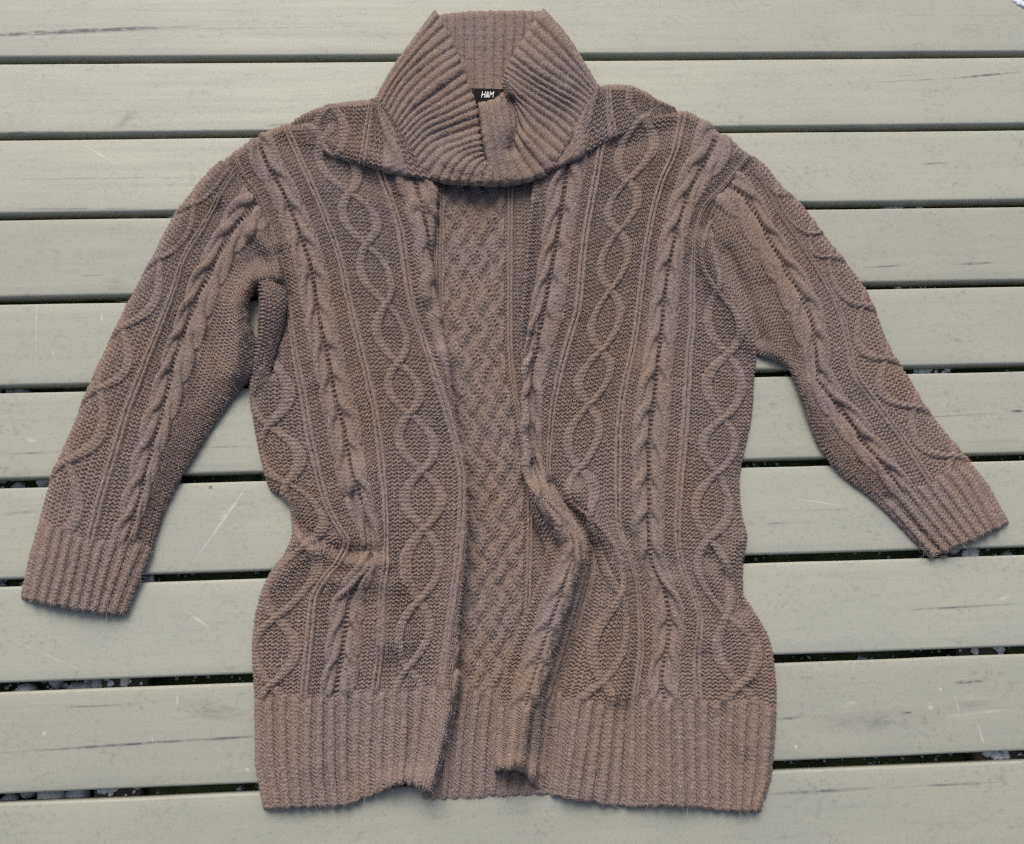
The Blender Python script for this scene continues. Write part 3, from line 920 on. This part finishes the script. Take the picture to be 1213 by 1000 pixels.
# joists under the boards
m_j, nt, bs = new_mat('joist_wood')
P = N(nt, 'ShaderNodeNewGeometry').outputs['Position']
nt.links.new(mixcol(nt, noise_tex(nt, P, 60, 4, .6, stretch=(1, .1, 1)), (0.05, 0.045, 0.038), (0.13, 0.115, 0.095)), bs.inputs['Base Color'])
bs.inputs['Roughness'].default_value = .8
JOISTS = [((138, 938), (183, 259)), ((1182, 893), (1068, 243))]
joist_lines = []
for (xb, yb), (xt, yt) in JOISTS:
    B = unproj(xb, yb, -TH); T = unproj(xt, yt, -TH)
    dd = (T - B) / (T[1] - B[1])
    a = B + dd * (-0.42 - B[1]); b = B + dd * (0.9 - B[1])
    joist_lines.append((a, b))
    hw = 0.022
    c = []
    for p in (a, b):
        for sx, zz in ((-hw, -TH - .0015), (hw, -TH - .0015), (hw, -TH - .019), (-hw, -TH - .019)):
            c.append((p[0] + sx, p[1], zz))
    F_ = [(0, 1, 5, 4), (1, 2, 6, 5), (2, 3, 7, 6), (3, 0, 4, 7), (3, 2, 1, 0), (4, 5, 6, 7)]
    o = mesh_from('joist', np.array(c), np.array(F_), m_j, deck, smooth=False)
    bv = o.modifiers.new('bevel', 'BEVEL'); bv.width = .003; bv.segments = 2

# ground under the deck
m_g, nt, bs = new_mat('mossy_soil')
P = N(nt, 'ShaderNodeNewGeometry').outputs['Position']
mo = noise_tex(nt, P, 45, 5, .65)
c_ = mixcol(nt, ramp(nt, mo, [(.38, 0.), (.62, 1.)]), (0.07, 0.095, 0.04), (0.17, 0.22, 0.08))
c_ = mixcol(nt, ramp(nt, noise_tex(nt, P, 190, 3, .6), [(.62, 0.), (.72, .6)]), c_, (0.30, 0.28, 0.23))
nt.links.new(c_, bs.inputs['Base Color'])
bs.inputs['Roughness'].default_value = .95
GZ = -0.038
gx = np.linspace(-0.95, 0.95, 150); gy = np.linspace(-0.6, 1.1, 140)
GX, GY = np.meshgrid(gx, gy, indexing='ij')
GZZ = GZ + 0.006 * noise2(GX * 60, GY * 60, 1) + 0.012 * noise2(GX * 14, GY * 14, 2)
ii = np.arange(GX.size).reshape(GX.shape)
go = mesh_from('ground', np.stack([GX, GY, GZZ], -1).reshape(-1, 3), np.stack([ii[:-1, :-1], ii[1:, :-1], ii[1:, 1:], ii[:-1, 1:]], -1).reshape(-1, 4), m_g)
go['kind'] = 'structure'

# remains of snow on the joists and the ground
m_s, nt, bs = new_mat('snow')
bs.inputs['Base Color'].default_value = (0.68, 0.70, 0.74, 1)
bs.inputs['Roughness'].default_value = .6
bs.inputs['Subsurface Weight'].default_value = .15
ICO = {}
for sub in (1, 2):
    bm = bmesh.new()
    bmesh.ops.create_icosphere(bm, subdivisions=sub, radius=1.0)
    ICO[sub] = (np.array([v.co for v in bm.verts]), np.array([[v.index for v in f.verts] for f in bm.faces]))
    bm.free()
SV, SF, SN = [], [], [0]


def lump(x, y, z, r, flat=.6, sub=2):
    c, f = ICO[sub]
    t = rng.uniform(0, 200)
    k = r * (1 + .35 * noise2(c[:, 0] * 1.7 + t, c[:, 1] * 1.7 + c[:, 2] * 2.1))
    SV.append(np.stack([x + c[:, 0] * k, y + c[:, 1] * k, z + c[:, 2] * k * flat], 1))
    SF.append(f + SN[0])
    SN[0] += len(c)


for a, b in joist_lines:
    for k in range(-1, 11):
        yg = DECK_Y0 - k * PITCH
        t = (yg - a[1]) / (b[1] - a[1])
        if not 0 < t < 1:
            continue
        xg = a[0] + t * (b[0] - a[0])
        dens = rng.uniform(.3, 1.0)
        for _ in range(int(22 * dens)):
            r = rng.uniform(.0012, .0052)
            lump(xg + rng.uniform(-.021, .021), yg + rng.uniform(-.006, .006), -TH + r * .1, r, .45)
for _ in range(2600):                                # grit and crumbs of ice in the moss
    k = rng.integers(3, 11)
    r = rng.gamma(2.0, .0005) + .0005
    lump(rng.uniform(-.8, .8), DECK_Y0 - k * PITCH - .006 + rng.uniform(-.012, .012), GZ + .007 + r * .4, r, .8, 1)
for _ in range(900):
    x = rng.uniform(-.75, -.30) if rng.random() < .45 else rng.uniform(-.8, .8)
    k = rng.integers(4, 11)
    y = DECK_Y0 - k * PITCH - 0.05 * 0.12 + rng.uniform(-.02, .02)
    if x > -.35 and rng.random() < .72:
        continue
    r = rng.gamma(2.5, .0016) + .0012
    if x < -.36:
        r *= 1.25
    lump(x, y, GZ + .008 + r * .3, r, .6, 2 if r > .005 else 1)
for dx, dy, q in ((0, 0, .0052), (5, 3, .0045), (-5, -2, .0035), (3, -5, .005), (9, 0, .005)):   # crust left on the top board
    p = unproj(1207 + dx, 3 + dy, 0.0)
    lump(p[0], p[1], q * .12, q, .4)
so = mesh_from('snow', np.concatenate(SV), np.concatenate(SF), m_s)
so['kind'] = 'stuff'
